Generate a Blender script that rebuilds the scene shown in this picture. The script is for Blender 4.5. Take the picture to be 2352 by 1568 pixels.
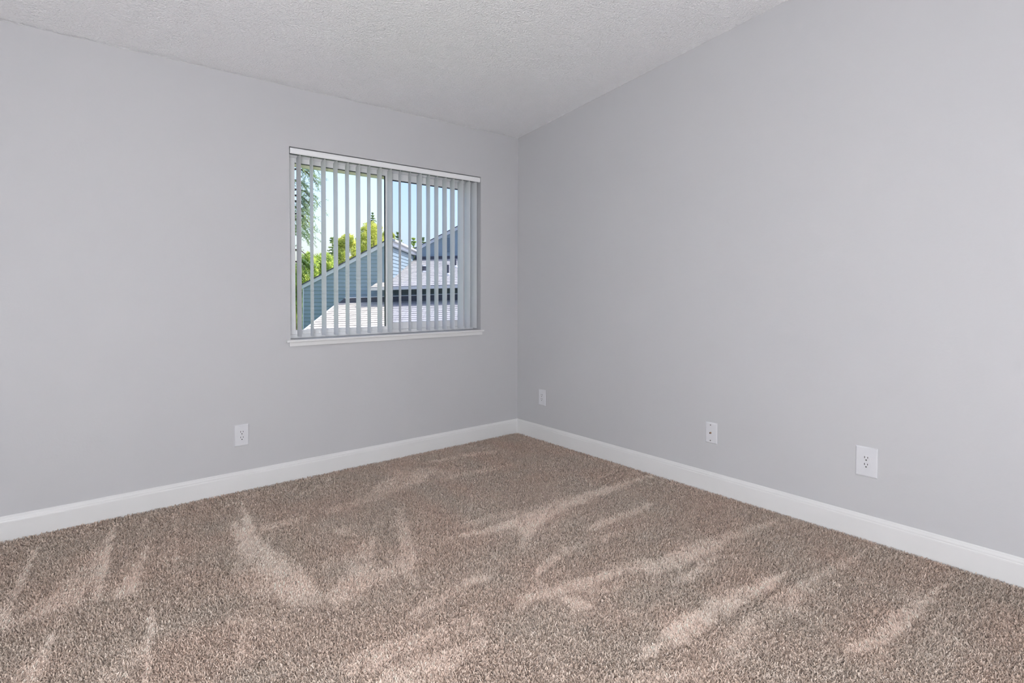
import bpy, bmesh, math, random
import numpy as np
from mathutils import Vector, Matrix

for o in list(bpy.data.objects):
    bpy.data.objects.remove(o, do_unlink=True)
scene = bpy.context.scene
COL = scene.collection
random.seed(7)
rng = np.random.default_rng(7)

# ------------------------------------------------------------------ camera
W, H = 2352, 1568
FPX, CY = 1287.7, 695.79
CAM = np.array([-3.0224, -3.5621, 1.1898])
YAW, PITCH, ROLL = math.radians(39.748), math.radians(-1.3957), math.radians(0.1381)


def cam_axes():
    f = np.array([math.sin(YAW) * math.cos(PITCH), math.cos(YAW) * math.cos(PITCH), math.sin(PITCH)])
    r = np.array([math.cos(YAW), -math.sin(YAW), 0.0])
    u = np.cross(r, f)
    return (r * math.cos(ROLL) + u * math.sin(ROLL), -r * math.sin(ROLL) + u * math.cos(ROLL), f)


RX, UX, FX = cam_axes()
cam_data = bpy.data.cameras.new('camera')
cam = bpy.data.objects.new('camera', cam_data)
COL.objects.link(cam)
cam_data.sensor_width = 36.0
cam_data.sensor_fit = 'HORIZONTAL'
cam_data.lens = 36.0 * FPX / W
cam_data.shift_y = (CY - H / 2) / W
cam_data.clip_start = 0.02
cam_data.clip_end = 2000
m = Matrix.Identity(4)
for i in range(3):
    m[i][0], m[i][1], m[i][2], m[i][3] = RX[i], UX[i], -FX[i], CAM[i]
cam.matrix_world = m
scene.camera = cam

# ------------------------------------------------------------------ sky, sun, exposure
world = bpy.data.worlds.new('sky')
scene.world = world
world.use_nodes = True
wn = world.node_tree.nodes
wl = world.node_tree.links
wn.clear()
w_out = wn.new('ShaderNodeOutputWorld')
w_bg = wn.new('ShaderNodeBackground')
w_sky = wn.new('ShaderNodeTexSky')
w_sky.sky_type = 'NISHITA'
w_sky.sun_disc = False
w_sky.sun_elevation = math.radians(52)
w_sky.sun_rotation = math.radians(107)
w_sky.altitude = 20
w_sky.air_density = 1.0
w_sky.dust_density = 3.0
w_sky.ozone_density = 1.4
w_bg.inputs['Strength'].default_value = 0.36
w_wb = wn.new('ShaderNodeVectorMath'); w_wb.operation = 'MULTIPLY'      # white balance of the photograph
w_wb.inputs[1].default_value = (1.0, 0.965, 1.01)
wl.new(w_sky.outputs[0], w_wb.inputs[0])
wl.new(w_wb.outputs[0], w_bg.inputs['Color'])
wl.new(w_bg.outputs[0], w_out.inputs['Surface'])

sun_data = bpy.data.lights.new('sun', 'SUN')
sun_data.energy = 5.5
sun_data.angle = math.radians(0.6)
sun_data.color = (1.0, 0.96, 0.90)
sun = bpy.data.objects.new('sun', sun_data)
COL.objects.link(sun)
sun_dir = Vector((0.95, -0.30, 1.28)).normalized()          # towards the sun
sun.rotation_euler = sun_dir.to_track_quat('Z', 'Y').to_euler()
sun.location = (20, -6, 30)

vs = scene.view_settings
vs.view_transform = 'Standard'
vs.look = 'None'
vs.exposure = 0.0
vs.gamma = 1.0
vs.use_curve_mapping = False
LAMP_FILL = 111.0  # strength of the added fill lamp

# ------------------------------------------------------------------ helpers


def ray(px, py):
    return FX + RX * (px - W / 2) / FPX - UX * (py - CY) / FPX


def on_floor(px, py, z=0.0):
    d = ray(px, py)
    return CAM + d * (z - CAM[2]) / d[2]


# frame of the house next door: its gable walls are seen square on
B2Y = math.radians(38.1)
E2 = np.array([math.sin(B2Y), math.cos(B2Y), 0.0])
E1 = np.array([math.cos(B2Y), -math.sin(B2Y), 0.0])


def at(px, py, depth):
    """point on the ray through a pixel, at a distance measured along E2"""
    d = ray(px, py)
    return CAM + d * depth / (d @ E2)


def props(o, label=None, cat=None, group=None, kind=None):
    if label: o['label'] = label
    if cat: o['category'] = cat
    if group: o['group'] = group
    if kind: o['kind'] = kind
    return o


def link(name, data, parent=None):
    o = bpy.data.objects.new(name, data)
    COL.objects.link(o)
    if parent is not None:
        o.parent = parent
    return o


def empty(name, loc=(0, 0, 0), rz=0.0, parent=None):
    o = link(name, None, parent)
    o.empty_display_size = 0.05
    o.location = loc
    o.rotation_euler = (0, 0, rz)
    return o


def mesh(name, verts, faces, mat, parent=None, smooth=False):
    me = bpy.data.meshes.new(name)
    me.from_pydata([tuple(map(float, v)) for v in verts], [], [tuple(f) for f in faces])
    me.update()
    if mat: me.materials.append(mat)
    if smooth:
        for p in me.polygons: p.use_smooth = True
    return link(name, me, parent)


def from_bm(name, bm, mat, parent=None, smooth=False):
    me = bpy.data.meshes.new(name)
    bmesh.ops.recalc_face_normals(bm, faces=bm.faces)
    bm.to_mesh(me)
    bm.free()
    if mat: me.materials.append(mat)
    if smooth:
        for p in me.polygons: p.use_smooth = True
    return link(name, me, parent)


def bm_box(bm, x0, x1, y0, y1, z0, z1, bevel=0.0, seg=2):
    vs_ = [bm.verts.new(p) for p in ((x0, y0, z0), (x1, y0, z0), (x1, y1, z0), (x0, y1, z0),
                                     (x0, y0, z1), (x1, y0, z1), (x1, y1, z1), (x0, y1, z1))]
    fs = [bm.faces.new([vs_[i] for i in f]) for f in
          ((3, 2, 1, 0), (4, 5, 6, 7), (0, 1, 5, 4), (1, 2, 6, 5), (2, 3, 7, 6), (3, 0, 4, 7))]
    if bevel:
        es = list({e for f in fs for e in f.edges})
        bmesh.ops.bevel(bm, geom=es, offset=bevel, segments=seg, affect='EDGES', profile=0.6)


def box(name, b, mat, parent=None, bevel=0.0):
    bm = bmesh.new()
    bm_box(bm, *b, bevel=bevel)
    return from_bm(name, bm, mat, parent)


def hexa(p):
    """faces of a block given as 4 bottom + 4 top points"""
    return [(3, 2, 1, 0), (4, 5, 6, 7), (0, 1, 5, 4), (1, 2, 6, 5), (2, 3, 7, 6), (3, 0, 4, 7)]


def slab(name, poly, back, mat, parent=None):
    """polygon (3-D points) given thickness by the vector back"""
    n = len(poly)
    v = [np.array(p) for p in poly] + [np.array(p) + back for p in poly]
    f = [tuple(range(n)), tuple(range(2 * n - 1, n - 1, -1))]
    f += [(i, i + n, (i + 1) % n + n, (i + 1) % n) for i in range(n)]
    return mesh(name, v, f, mat, parent)


def lathe(bm, prof, seg=32, axis=(0, 0, 0)):
    rings = []
    for r_, z_ in prof:
        rings.append([bm.verts.new((axis[0] + r_ * math.cos(2 * math.pi * k / seg),
                                    axis[1] + r_ * math.sin(2 * math.pi * k / seg), axis[2] + z_)) for k in range(seg)])
    for a, b in zip(rings, rings[1:]):
        for k in range(seg):
            bm.faces.new((a[k], a[(k + 1) % seg], b[(k + 1) % seg], b[k]))
    bm.faces.new(rings[0][::-1])
    bm.faces.new(rings[-1])


# ------------------------------------------------------------------ materials


def mat_base(name, col, rough=0.5, spec=0.5):
    mt = bpy.data.materials.new(name)
    mt.use_nodes = True
    nt = mt.node_tree
    b = nt.nodes['Principled BSDF']
    b.inputs['Base Color'].default_value = (*col, 1)
    b.inputs['Roughness'].default_value = rough
    b.inputs['Specular IOR Level'].default_value = spec
    return mt, nt, b


def coords(nt):
    return nt.nodes.new('ShaderNodeTexCoord').outputs['Object']


def noise(nt, vec, scale, detail=3.0, rough=0.5, dist=0.0):
    n = nt.nodes.new('ShaderNodeTexNoise')
    n.inputs['Scale'].default_value = scale
    n.inputs['Detail'].default_value = detail
    n.inputs['Roughness'].default_value = rough
    n.inputs['Distortion'].default_value = dist
    nt.links.new(vec, n.inputs['Vector'])
    return n.outputs['Fac']


def ramp(nt, fac, stops):
    r_ = nt.nodes.new('ShaderNodeValToRGB')
    e = r_.color_ramp.elements
    e[0].position, e[0].color = stops[0][0], (*stops[0][1], 1)
    e[1].position, e[1].color = stops[-1][0], (*stops[-1][1], 1)
    for p, c in stops[1:-1]:
        x = e.new(p)
        x.color = (*c, 1)
    nt.links.new(fac, r_.inputs['Fac'])
    return r_.outputs['Color']


def bump(nt, b, height, strength, dist):
    n = nt.nodes.new('ShaderNodeBump')
    n.inputs['Strength'].default_value = strength
    n.inputs['Distance'].default_value = dist
    nt.links.new(height, n.inputs['Height'])
    nt.links.new(n.outputs['Normal'], b.inputs['Normal'])


def mat_mottled(name, c0, c1, scale, rough=0.6, spec=0.3, bs=0.0, bd=0.002, bscale=None):
    mt, nt, b = mat_base(name, c0, rough, spec)
    v = coords(nt)
    f = noise(nt, v, scale, 4)
    nt.links.new(ramp(nt, f, [(0.3, c0), (0.7, c1)]), b.inputs['Base Color'])
    if bs:
        bump(nt, b, noise(nt, v, bscale or scale, 4), bs, bd)
    return mt


# wall paint: smooth roller finish over light orange peel
M_WALL, nt, b = mat_base('wall_paint', (0.60, 0.59, 0.61), 0.55, 0.35)
v = coords(nt)
nt.links.new(ramp(nt, noise(nt, v, 1.3, 3), [(0.3, (0.538, 0.535, 0.553)), (0.7, (0.551, 0.547, 0.562))]), b.inputs['Base Color'])
mx = nt.nodes.new('ShaderNodeMath'); mx.operation = 'MULTIPLY'
nt.links.new(noise(nt, v, 75, 2, 0.5, 0.6), mx.inputs[0])
nt.links.new(noise(nt, v, 9, 2), mx.inputs[1])
bump(nt, b, mx.outputs[0], 0.16, 0.004)

# ceiling: sprayed knock-down texture
M_CEIL, nt, b = mat_base('ceiling_texture', (0.955, 0.955, 0.975), 0.42, 0.5)
v = coords(nt)
f1 = noise(nt, v, 92, 2.2, 0.5, 0.6)
f2 = noise(nt, v, 30, 2, 0.5, 0.4)
r1 = nt.nodes.new('ShaderNodeMapRange'); r1.inputs['From Min'].default_value = 0.36; r1.inputs['From Max'].default_value = 0.72
nt.links.new(f1, r1.inputs['Value'])
a1 = nt.nodes.new('ShaderNodeMath'); a1.operation = 'MULTIPLY_ADD'; a1.inputs[1].default_value = 0.5
nt.links.new(f2, a1.inputs[0]); nt.links.new(r1.outputs[0], a1.inputs[2])
bump(nt, b, a1.outputs[0], 0.68, 0.0065)

M_WALL2 = mat_mottled('bounce_white_paint', (0.88, 0.88, 0.88), (0.90, 0.90, 0.90), 1.5, 0.55, 0.35)  # unseen walls made whiter than the visible ones, to bounce more light
M_TRIM = mat_mottled('trim_enamel', (0.755, 0.75, 0.75), (0.775, 0.77, 0.77), 5, 0.32, 0.5)
M_VINYL = mat_mottled('window_vinyl', (0.88, 0.88, 0.89), (0.90, 0.90, 0.91), 6, 0.35, 0.5)
M_PLATE = mat_mottled('plate_plastic', (0.68, 0.68, 0.71), (0.70, 0.70, 0.73), 30, 0.28, 0.5)
M_DARK = mat_mottled('dark_slot', (0.012, 0.011, 0.012), (0.02, 0.02, 0.02), 40, 0.6)
M_GASKET = mat_mottled('dark_gasket', (0.035, 0.045, 0.05), (0.06, 0.07, 0.075), 30, 0.5)
M_CREAM = mat_mottled('cream_exterior_trim', (0.88, 0.86, 0.64), (0.90, 0.88, 0.70), 12, 0.6)
M_METAL, _, bb = mat_base('brass_jack', (0.42, 0.30, 0.22), 0.3); bb.inputs['Metallic'].default_value = 0.9
M_STEEL, _, bb = mat_base('screw_steel', (0.30, 0.29, 0.30), 0.35); bb.inputs['Metallic'].default_value = 0.8

# blind vane: thin white PVC, lets a little daylight through
M_VANE, nt, b = mat_base('blind_pvc', (0.93, 0.93, 0.94), 0.45, 0.4)
tr = nt.nodes.new('ShaderNodeBsdfTranslucent'); tr.inputs['Color'].default_value = (0.92, 0.94, 0.96, 1)
mxs = nt.nodes.new('ShaderNodeMixShader'); mxs.inputs[0].default_value = 0.42
nt.links.new(b.outputs[0], mxs.inputs[1]); nt.links.new(tr.outputs[0], mxs.inputs[2])
nt.links.new(mxs.outputs[0], nt.nodes['Material Output'].inputs['Surface'])


def mat_glass(name, tint, haze, hazecol):
    mt = bpy.data.materials.new(name)
    mt.use_nodes = True
    nt = mt.node_tree
    nt.nodes.clear()
    out = nt.nodes.new('ShaderNodeOutputMaterial')
    t = nt.nodes.new('ShaderNodeBsdfTransparent'); t.inputs['Color'].default_value = (*tint, 1)
    g = nt.nodes.new('ShaderNodeBsdfGlossy'); g.inputs['Roughness'].default_value = 0.02
    fr = nt.nodes.new('ShaderNodeFresnel'); fr.inputs['IOR'].default_value = 1.25
    m1 = nt.nodes.new('ShaderNodeMixShader')
    nt.links.new(fr.outputs[0], m1.inputs[0]); nt.links.new(t.outputs[0], m1.inputs[1]); nt.links.new(g.outputs[0], m1.inputs[2])
    last = m1.outputs[0]
    if haze:
        d = nt.nodes.new('ShaderNodeBsdfTranslucent'); d.inputs['Color'].default_value = (*hazecol, 1)
        m2 = nt.nodes.new('ShaderNodeMixShader'); m2.inputs[0].default_value = haze
        nt.links.new(last, m2.inputs[1]); nt.links.new(d.outputs[0], m2.inputs[2])
        last = m2.outputs[0]
    nt.links.new(last, out.inputs['Surface'])
    return mt


M_GLASS_L = mat_glass('clear_glass', (0.98, 0.99, 0.99), 0.0, (1, 1, 1))
M_GLASS_R = mat_glass('blue_tinted_glass', (0.82, 0.86, 0.93), 0.0, (1, 1, 1))

# ------------------------------------------------------------------ the room
XL, YF = -3.95, -4.45          # far sides of the room, behind the camera
HC, SL = 2.44, 0.1259          # ceiling height at the window wall and its rise towards the camera
WX0, WX1, WZ0, WZ1 = -1.8535, -0.3815, 0.873, 2.0705
WT = 0.16                      # wall thickness
ZB = -0.014                    # carpet backing


def zc(y): return HC - SL * y


def wall_with_hole():
    x0, x1, z0, z1 = XL - 0.15, 0.0, -0.2, HC
    o = [(x0, z0), (x1, z0), (x1, z1), (x0, z1)]
    i = [(WX0, WZ0), (WX1, WZ0), (WX1, WZ1), (WX0, WZ1)]
    vts = [(x, 0, z) for x, z in o] + [(x, 0, z) for x, z in i] + [(x, WT, z) for x, z in o] + [(x, WT, z) for x, z in i]
    f = []
    for k in range(4):
        j = (k + 1) % 4
        f.append((k, j, 4 + j, 4 + k))
        f.append((8 + k, 12 + k, 12 + j, 8 + j))
        f.append((4 + k, 4 + j, 12 + j, 12 + k))
        f.append((k, 8 + k, 8 + j, j))
    return vts, f


vts, fcs = wall_with_hole()
props(mesh('wall_back', vts, fcs, M_WALL), kind='structure', label='pale grey painted wall with the window')
slab_r = [(0, WT, -0.2), (0, WT, HC + 0.3), (0, 0, HC + 0.3), (0, YF - 0.15, zc(YF) + 0.3), (0, YF - 0.15, -0.2)]
props(slab('wall_right', slab_r, np.array([0.15, 0, 0]), M_WALL), kind='structure', label='pale grey painted wall with three cover plates')
slab_l = [(XL, 0, -0.2), (XL, 0, HC + 0.02), (XL, YF - 0.15, zc(YF) + 0.05), (XL, YF - 0.15, -0.2)]
props(slab('wall_left', slab_l, np.array([-0.15, 0, 0]), M_WALL2), kind='structure', label='unseen wall left of the camera, whitened to bounce light')
slab_f = [(XL, YF, -0.2), (0, YF, -0.2), (0, YF, zc(YF) + 0.05), (XL, YF, zc(YF) + 0.05)]
props(slab('wall_front', slab_f, np.array([0, -0.15, 0]), M_WALL2), kind='structure', label='unseen wall behind the camera, whitened to bounce light')
# ceiling, with a slightly ragged sprayed edge where it meets the walls
ceil = slab('ceiling', [(XL - 0.15, 0, HC), (0.0, 0, HC), (0.0, YF - 0.15, zc(YF - 0.15)), (XL - 0.15, YF - 0.15, zc(YF - 0.15))],
            np.array([0, 0, 0.12]), M_CEIL)
props(ceil, kind='structure', label='white sprayed-texture ceiling rising towards the camera')


def ragged_bead(p0, p1, inward, n):
    """overspray of the ceiling texture: a thin uneven bead running along the wall joint"""
    vv, ff = [], []
    p0, p1, inward = np.array(p0), np.array(p1), np.array(inward)
    r_ = np.random.default_rng(n)
    h = np.abs(np.convolve(r_.normal(size=n + 8), np.ones(3) / 3, 'same')[4:n + 4]) * 0.003 + 0.0006
    for k in range(n):
        p = p0 + (p1 - p0) * k / (n - 1)
        vv += [p + inward * 0.012, p + np.array([0, 0, -h[k]]) + inward * 0.0008, p]
    for k in range(n - 1):
        a, c = 3 * k, 3 * k + 3
        ff += [(a, c, c + 1, a + 1), (a + 1, c + 1, c + 2, a + 2)]
    return mesh('ceiling_overspray', vv, ff, M_CEIL, ceil)


ragged_bead((XL, -0.0005, HC), (-0.0005, -0.0005, HC), (0, -1, 0), 420)
ragged_bead((-0.0005, 0, HC), (-0.0005, YF, zc(YF)), (-1, 0, 0), 440)

# unseen eave added outside above the window, to block the sun
M_SOFFIT = mat_mottled('soffit_paint', (0.62, 0.60, 0.55), (0.66, 0.64, 0.58), 4, 0.7)
box('sun_block_eave', (XL - 0.2, 0.2, WT, 0.55, 2.44, 2.56), M_SOFFIT, ceil)

# floor slab and carpet backing
M_BACK = mat_mottled('carpet_backing', (0.44, 0.36, 0.31), (0.50, 0.41, 0.355), 60, 0.95, 0.05)
floor = box('floor', (XL - 0.15, 0.15, YF - 0.15, WT, ZB - 0.1, ZB), M_BACK)
props(floor, kind='structure', label='brown carpeted floor with brushed vacuum marks')

# baseboards: one profile swept along both visible walls, mitred in the corner
HB, TB = 0.1106, 0.012
PROF = [(0.0, ZB), (TB, ZB), (TB, 0.080), (0.0115, 0.0845), (0.0098, 0.0875), (0.0092, 0.0895), (0.0102, 0.0912),
        (0.0095, 0.0960), (0.0075, 0.1010), (0.0062, 0.1030), (0.0066, 0.1046), (0.0050, 0.1085), (0.0022, 0.1106), (0.0, 0.1106)]


def base_run(name, fn0, fn1, label):
    n = len(PROF)
    v_ = [fn0(t, z) for t, z in PROF] + [fn1(t, z) for t, z in PROF]
    f_ = [(i, i + 1, n + i + 1, n + i) for i in range(n - 1)] + [tuple(range(n - 1, -1, -1)), tuple(range(n, 2 * n))]
    props(mesh(name, v_, f_, M_TRIM), kind='structure', label=label)


base_run('baseboard_back', lambda t, z: (XL, -t, z), lambda t, z: (-t, -t, z), 'white baseboard along the window wall')
base_run('baseboard_right', lambda t, z: (-t, -t, z), lambda t, z: (-t, YF, z), 'white baseboard under the three cover plates')
base_run('baseboard_left', lambda t, z: (XL + t, YF, z), lambda t, z: (XL + t, -t, z), 'white baseboard left of the camera')

# ------------------------------------------------------------------ carpet pile
# brushed marks traced in the photograph, carried onto the floor plane.
# each: polyline of (px, py, half width px) and strength
MARKS = [
    ([(84, 1252, 2), (62, 1300, 8), (30, 1365, 13), (2, 1425, 14)], 0.95),
    ([(264, 1200, 2), (252, 1240, 8), (238, 1295, 11), (222, 1368, 9)], 1.0),
    ([(262, 1215, 3), (215, 1290, 24), (165, 1355, 34), (90, 1400, 18), (5, 1436, 5)], 0.60),
    ([(345, 1235, 4), (322, 1290, 10), (300, 1340, 22), (262, 1364, 10)], 0.70),
    ([(337, 1190, 5), (332, 1225, 4)], 0.55),
    ([(138, 1414, 3), (112, 1465, 9), (88, 1515, 14), (60, 1568, 20), (40, 1620, 26)], 0.95),
    ([(110, 1470, 4), (60, 1530, 20), (20, 1600, 36)], 0.40),
    ([(357, 1368, 2), (345, 1420, 7), (336, 1490, 9), (330, 1568, 10)], 0.75),
    ([(335, 1480, 8), (290, 1520, 22), (240, 1575, 34)], 0.40),
    ([(403, 1166, 4), (402, 1230, 4), (406, 1320, 4)], 0.50),
    ([(556, 1150, 2), (563, 1180, 7), (572, 1212, 16)], 0.9),
    ([(535, 1200, 8), (560, 1230, 26), (585, 1262, 40), (625, 1300, 46), (680, 1345, 46), (720, 1366, 24)], 0.78),
    ([(545, 1265, 14), (560, 1320, 26), (600, 1360, 26), (640, 1350, 20)], 0.38),
    ([(600, 1210, 5), (650, 1198, 8), (705, 1182, 5)], 0.55),
    ([(757, 1092, 3), (750, 1115, 5)], 0.5),
    ([(690, 1130, 4), (735, 1115, 5)], 0.4),
    ([(750, 1175, 4), (770, 1163, 10), (782, 1158, 4)], 0.55),
    ([(775, 1218, 6), (800, 1212, 8)], 0.55),
    ([(865, 1120, 8), (905, 1102, 22), (950, 1095, 18), (985, 1085, 6)], 0.55),
    ([(800, 1160, 8), (860, 1135, 12), (910, 1118, 8)], 0.40),
    ([(960, 1075, 5), (1010, 1082, 8), (1050, 1090, 4)], 0.45),
    ([(985, 1058, 3), (1060, 1045, 4), (1140, 1034, 3)], 0.45),
    ([(1010, 1100, 3), (1100, 1080, 5), (1200, 1060, 3)], 0.40),
    ([(915, 1170, 8), (930, 1220, 20), (940, 1290, 20), (950, 1330, 10)], 0.50),
    ([(850, 1240, 14), (830, 1290, 30), (815, 1340, 36), (770, 1370, 20)], 0.52),
    ([(770, 1375, 8), (825, 1345, 18), (880, 1315, 14), (935, 1300, 20), (960, 1285, 6)], 0.55),
    ([(725, 1305, 6), (760, 1290, 10), (800, 1270, 6)], 0.45),
    ([(520, 1420, 6), (590, 1425, 16), (640, 1432, 10)], 0.45),
    ([(545, 1530, 6), (555, 1490, 14), (565, 1450, 8)], 0.40),
    ([(1060, 1338, 6), (1090, 1328, 14), (1130, 1318, 10)], 0.60),
    ([(930, 1420, 8), (1000, 1380, 16), (1060, 1345, 8)], 0.35),
    # streaks reaching up to the right-hand wall
    ([(1498, 1089, 2), (1440, 1107, 6), (1370, 1130, 10), (1300, 1155, 12), (1220, 1190, 22), (1150, 1208, 9), (1060, 1228, 5)], 0.72),
    ([(1330, 1135, 5), (1250, 1160, 7), (1150, 1180, 7), (1060, 1205, 5)], 0.42),
    ([(1205, 1180, 10), (1213, 1215, 26), (1205, 1240, 12)], 0.62),
    ([(1200, 1252, 6), (1225, 1256, 7)], 0.6),
    ([(1500, 1155, 3), (1440, 1178, 7), (1380, 1200, 10), (1345, 1212, 5)], 0.62),
    ([(1430, 1215, 4), (1390, 1235, 8), (1375, 1243, 4)], 0.5),
    ([(1345, 1245, 4), (1300, 1262, 9), (1255, 1290, 12), (1225, 1320, 6)], 0.6),
    ([(1784, 1190, 2), (1735, 1212, 6), (1680, 1228, 11), (1600, 1262, 24), (1520, 1295, 20), (1440, 1298, 12), (1360, 1330, 12), (1290, 1350, 12), (1200, 1372, 8)], 0.72),
    ([(1650, 1275, 5), (1600, 1310, 12), (1555, 1338, 6)], 0.55),
    ([(1420, 1345, 5), (1370, 1355, 8), (1330, 1350, 6)], 0.45),
    ([(1290, 1368, 6), (1330, 1385, 20), (1350, 1392, 8)], 0.65),
    ([(1240, 1335, 6), (1210, 1375, 14), (1190, 1395, 8)], 0.42),
    ([(1998, 1258, 2), (1955, 1282, 7), (1900, 1310, 11), (1830, 1345, 10), (1770, 1375, 6)], 0.58),
    ([(1815, 1310, 4), (1765, 1335, 14), (1690, 1370, 24), (1625, 1408, 32), (1565, 1445, 30), (1500, 1485, 12), (1460, 1510, 5)], 0.88),
    ([(1860, 1350, 8), (1790, 1395, 24), (1720, 1440, 26), (1660, 1490, 18)], 0.50),
    ([(1800, 1415, 5), (1830, 1395, 8), (1850, 1412, 4), (1900, 1448, 4), (1950, 1472, 6)], 0.40),
    ([(2175, 1336, 2), (2140, 1362, 8), (2105, 1395, 22), (2060, 1430, 26), (2010, 1465, 22), (1950, 1490, 8)], 0.78),
    ([(2020, 1475, 8), (2030, 1510, 14), (2000, 1540, 10)], 0.40),
    ([(2080, 1370, 5), (2100, 1362, 8)], 0.45),
    ([(2140, 1445, 4), (2200, 1470, 8), (2260, 1500, 6)], 0.45),
    ([(1490, 1475, 5), (1470, 1485, 8)], 0.4),
    # patches towards the lower middle
    ([(790, 1535, 14), (840, 1515, 30), (900, 1490, 26), (960, 1465, 20), (1020, 1440, 8)], 0.60),
    ([(870, 1568, 30), (960, 1540, 40), (1040, 1510, 30), (1110, 1475, 12)], 0.58),
    ([(1000, 1470, 10), (1060, 1435, 24), (1110, 1420, 12)], 0.40),
    ([(1450, 1560, 14), (1540, 1548, 16), (1640, 1530, 10), (1760, 1480, 6)], 0.40),
    ([(1280, 1500, 6), (1290, 1530, 10)], 0.3),
]


def pile_marks(px, py):
    """strength of brushing (0..1) at image positions"""
    val = np.zeros(len(px))
    for pts, s in MARKS:
        best = np.full(len(px), -9.0)
        for (x0, y0, w0), (x1, y1, w1) in zip(pts, pts[1:]):
            dx, dy = x1 - x0, y1 - y0
            t = np.clip(((px - x0) * dx + (py - y0) * dy) / (dx * dx + dy * dy), 0, 1)
            d = np.hypot(px - x0 - t * dx, py - y0 - t * dy)
            w = w0 + t * (w1 - w0)
            w = w * 0.96 + 1.2
            best = np.maximum(best, (w - d) / (0.62 * w + 1.5))
        k = np.clip(best + 0.32, 0, 1)
        k = k * k * (3 - 2 * k)
        val = np.maximum(val, s * k) + 0.15 * np.minimum(val, s * k)
    return np.clip(val, 0, 1)


def value_noise(x, y, cell, seed):
    r_ = np.random.default_rng(seed)
    g = r_.random((256, 256))
    u, v_ = x / cell + 40, y / cell + 40
    i, j = np.floor(u).astype(int), np.floor(v_).astype(int)
    a, b_ = u - i, v_ - j
    a = a * a * (3 - 2 * a); b_ = b_ * b_ * (3 - 2 * b_)
    i %= 255; j %= 255
    return (g[i, j] * (1 - a) + g[i + 1, j] * a) * (1 - b_) + (g[i, j + 1] * (1 - a) + g[i + 1, j + 1] * a) * b_


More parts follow.
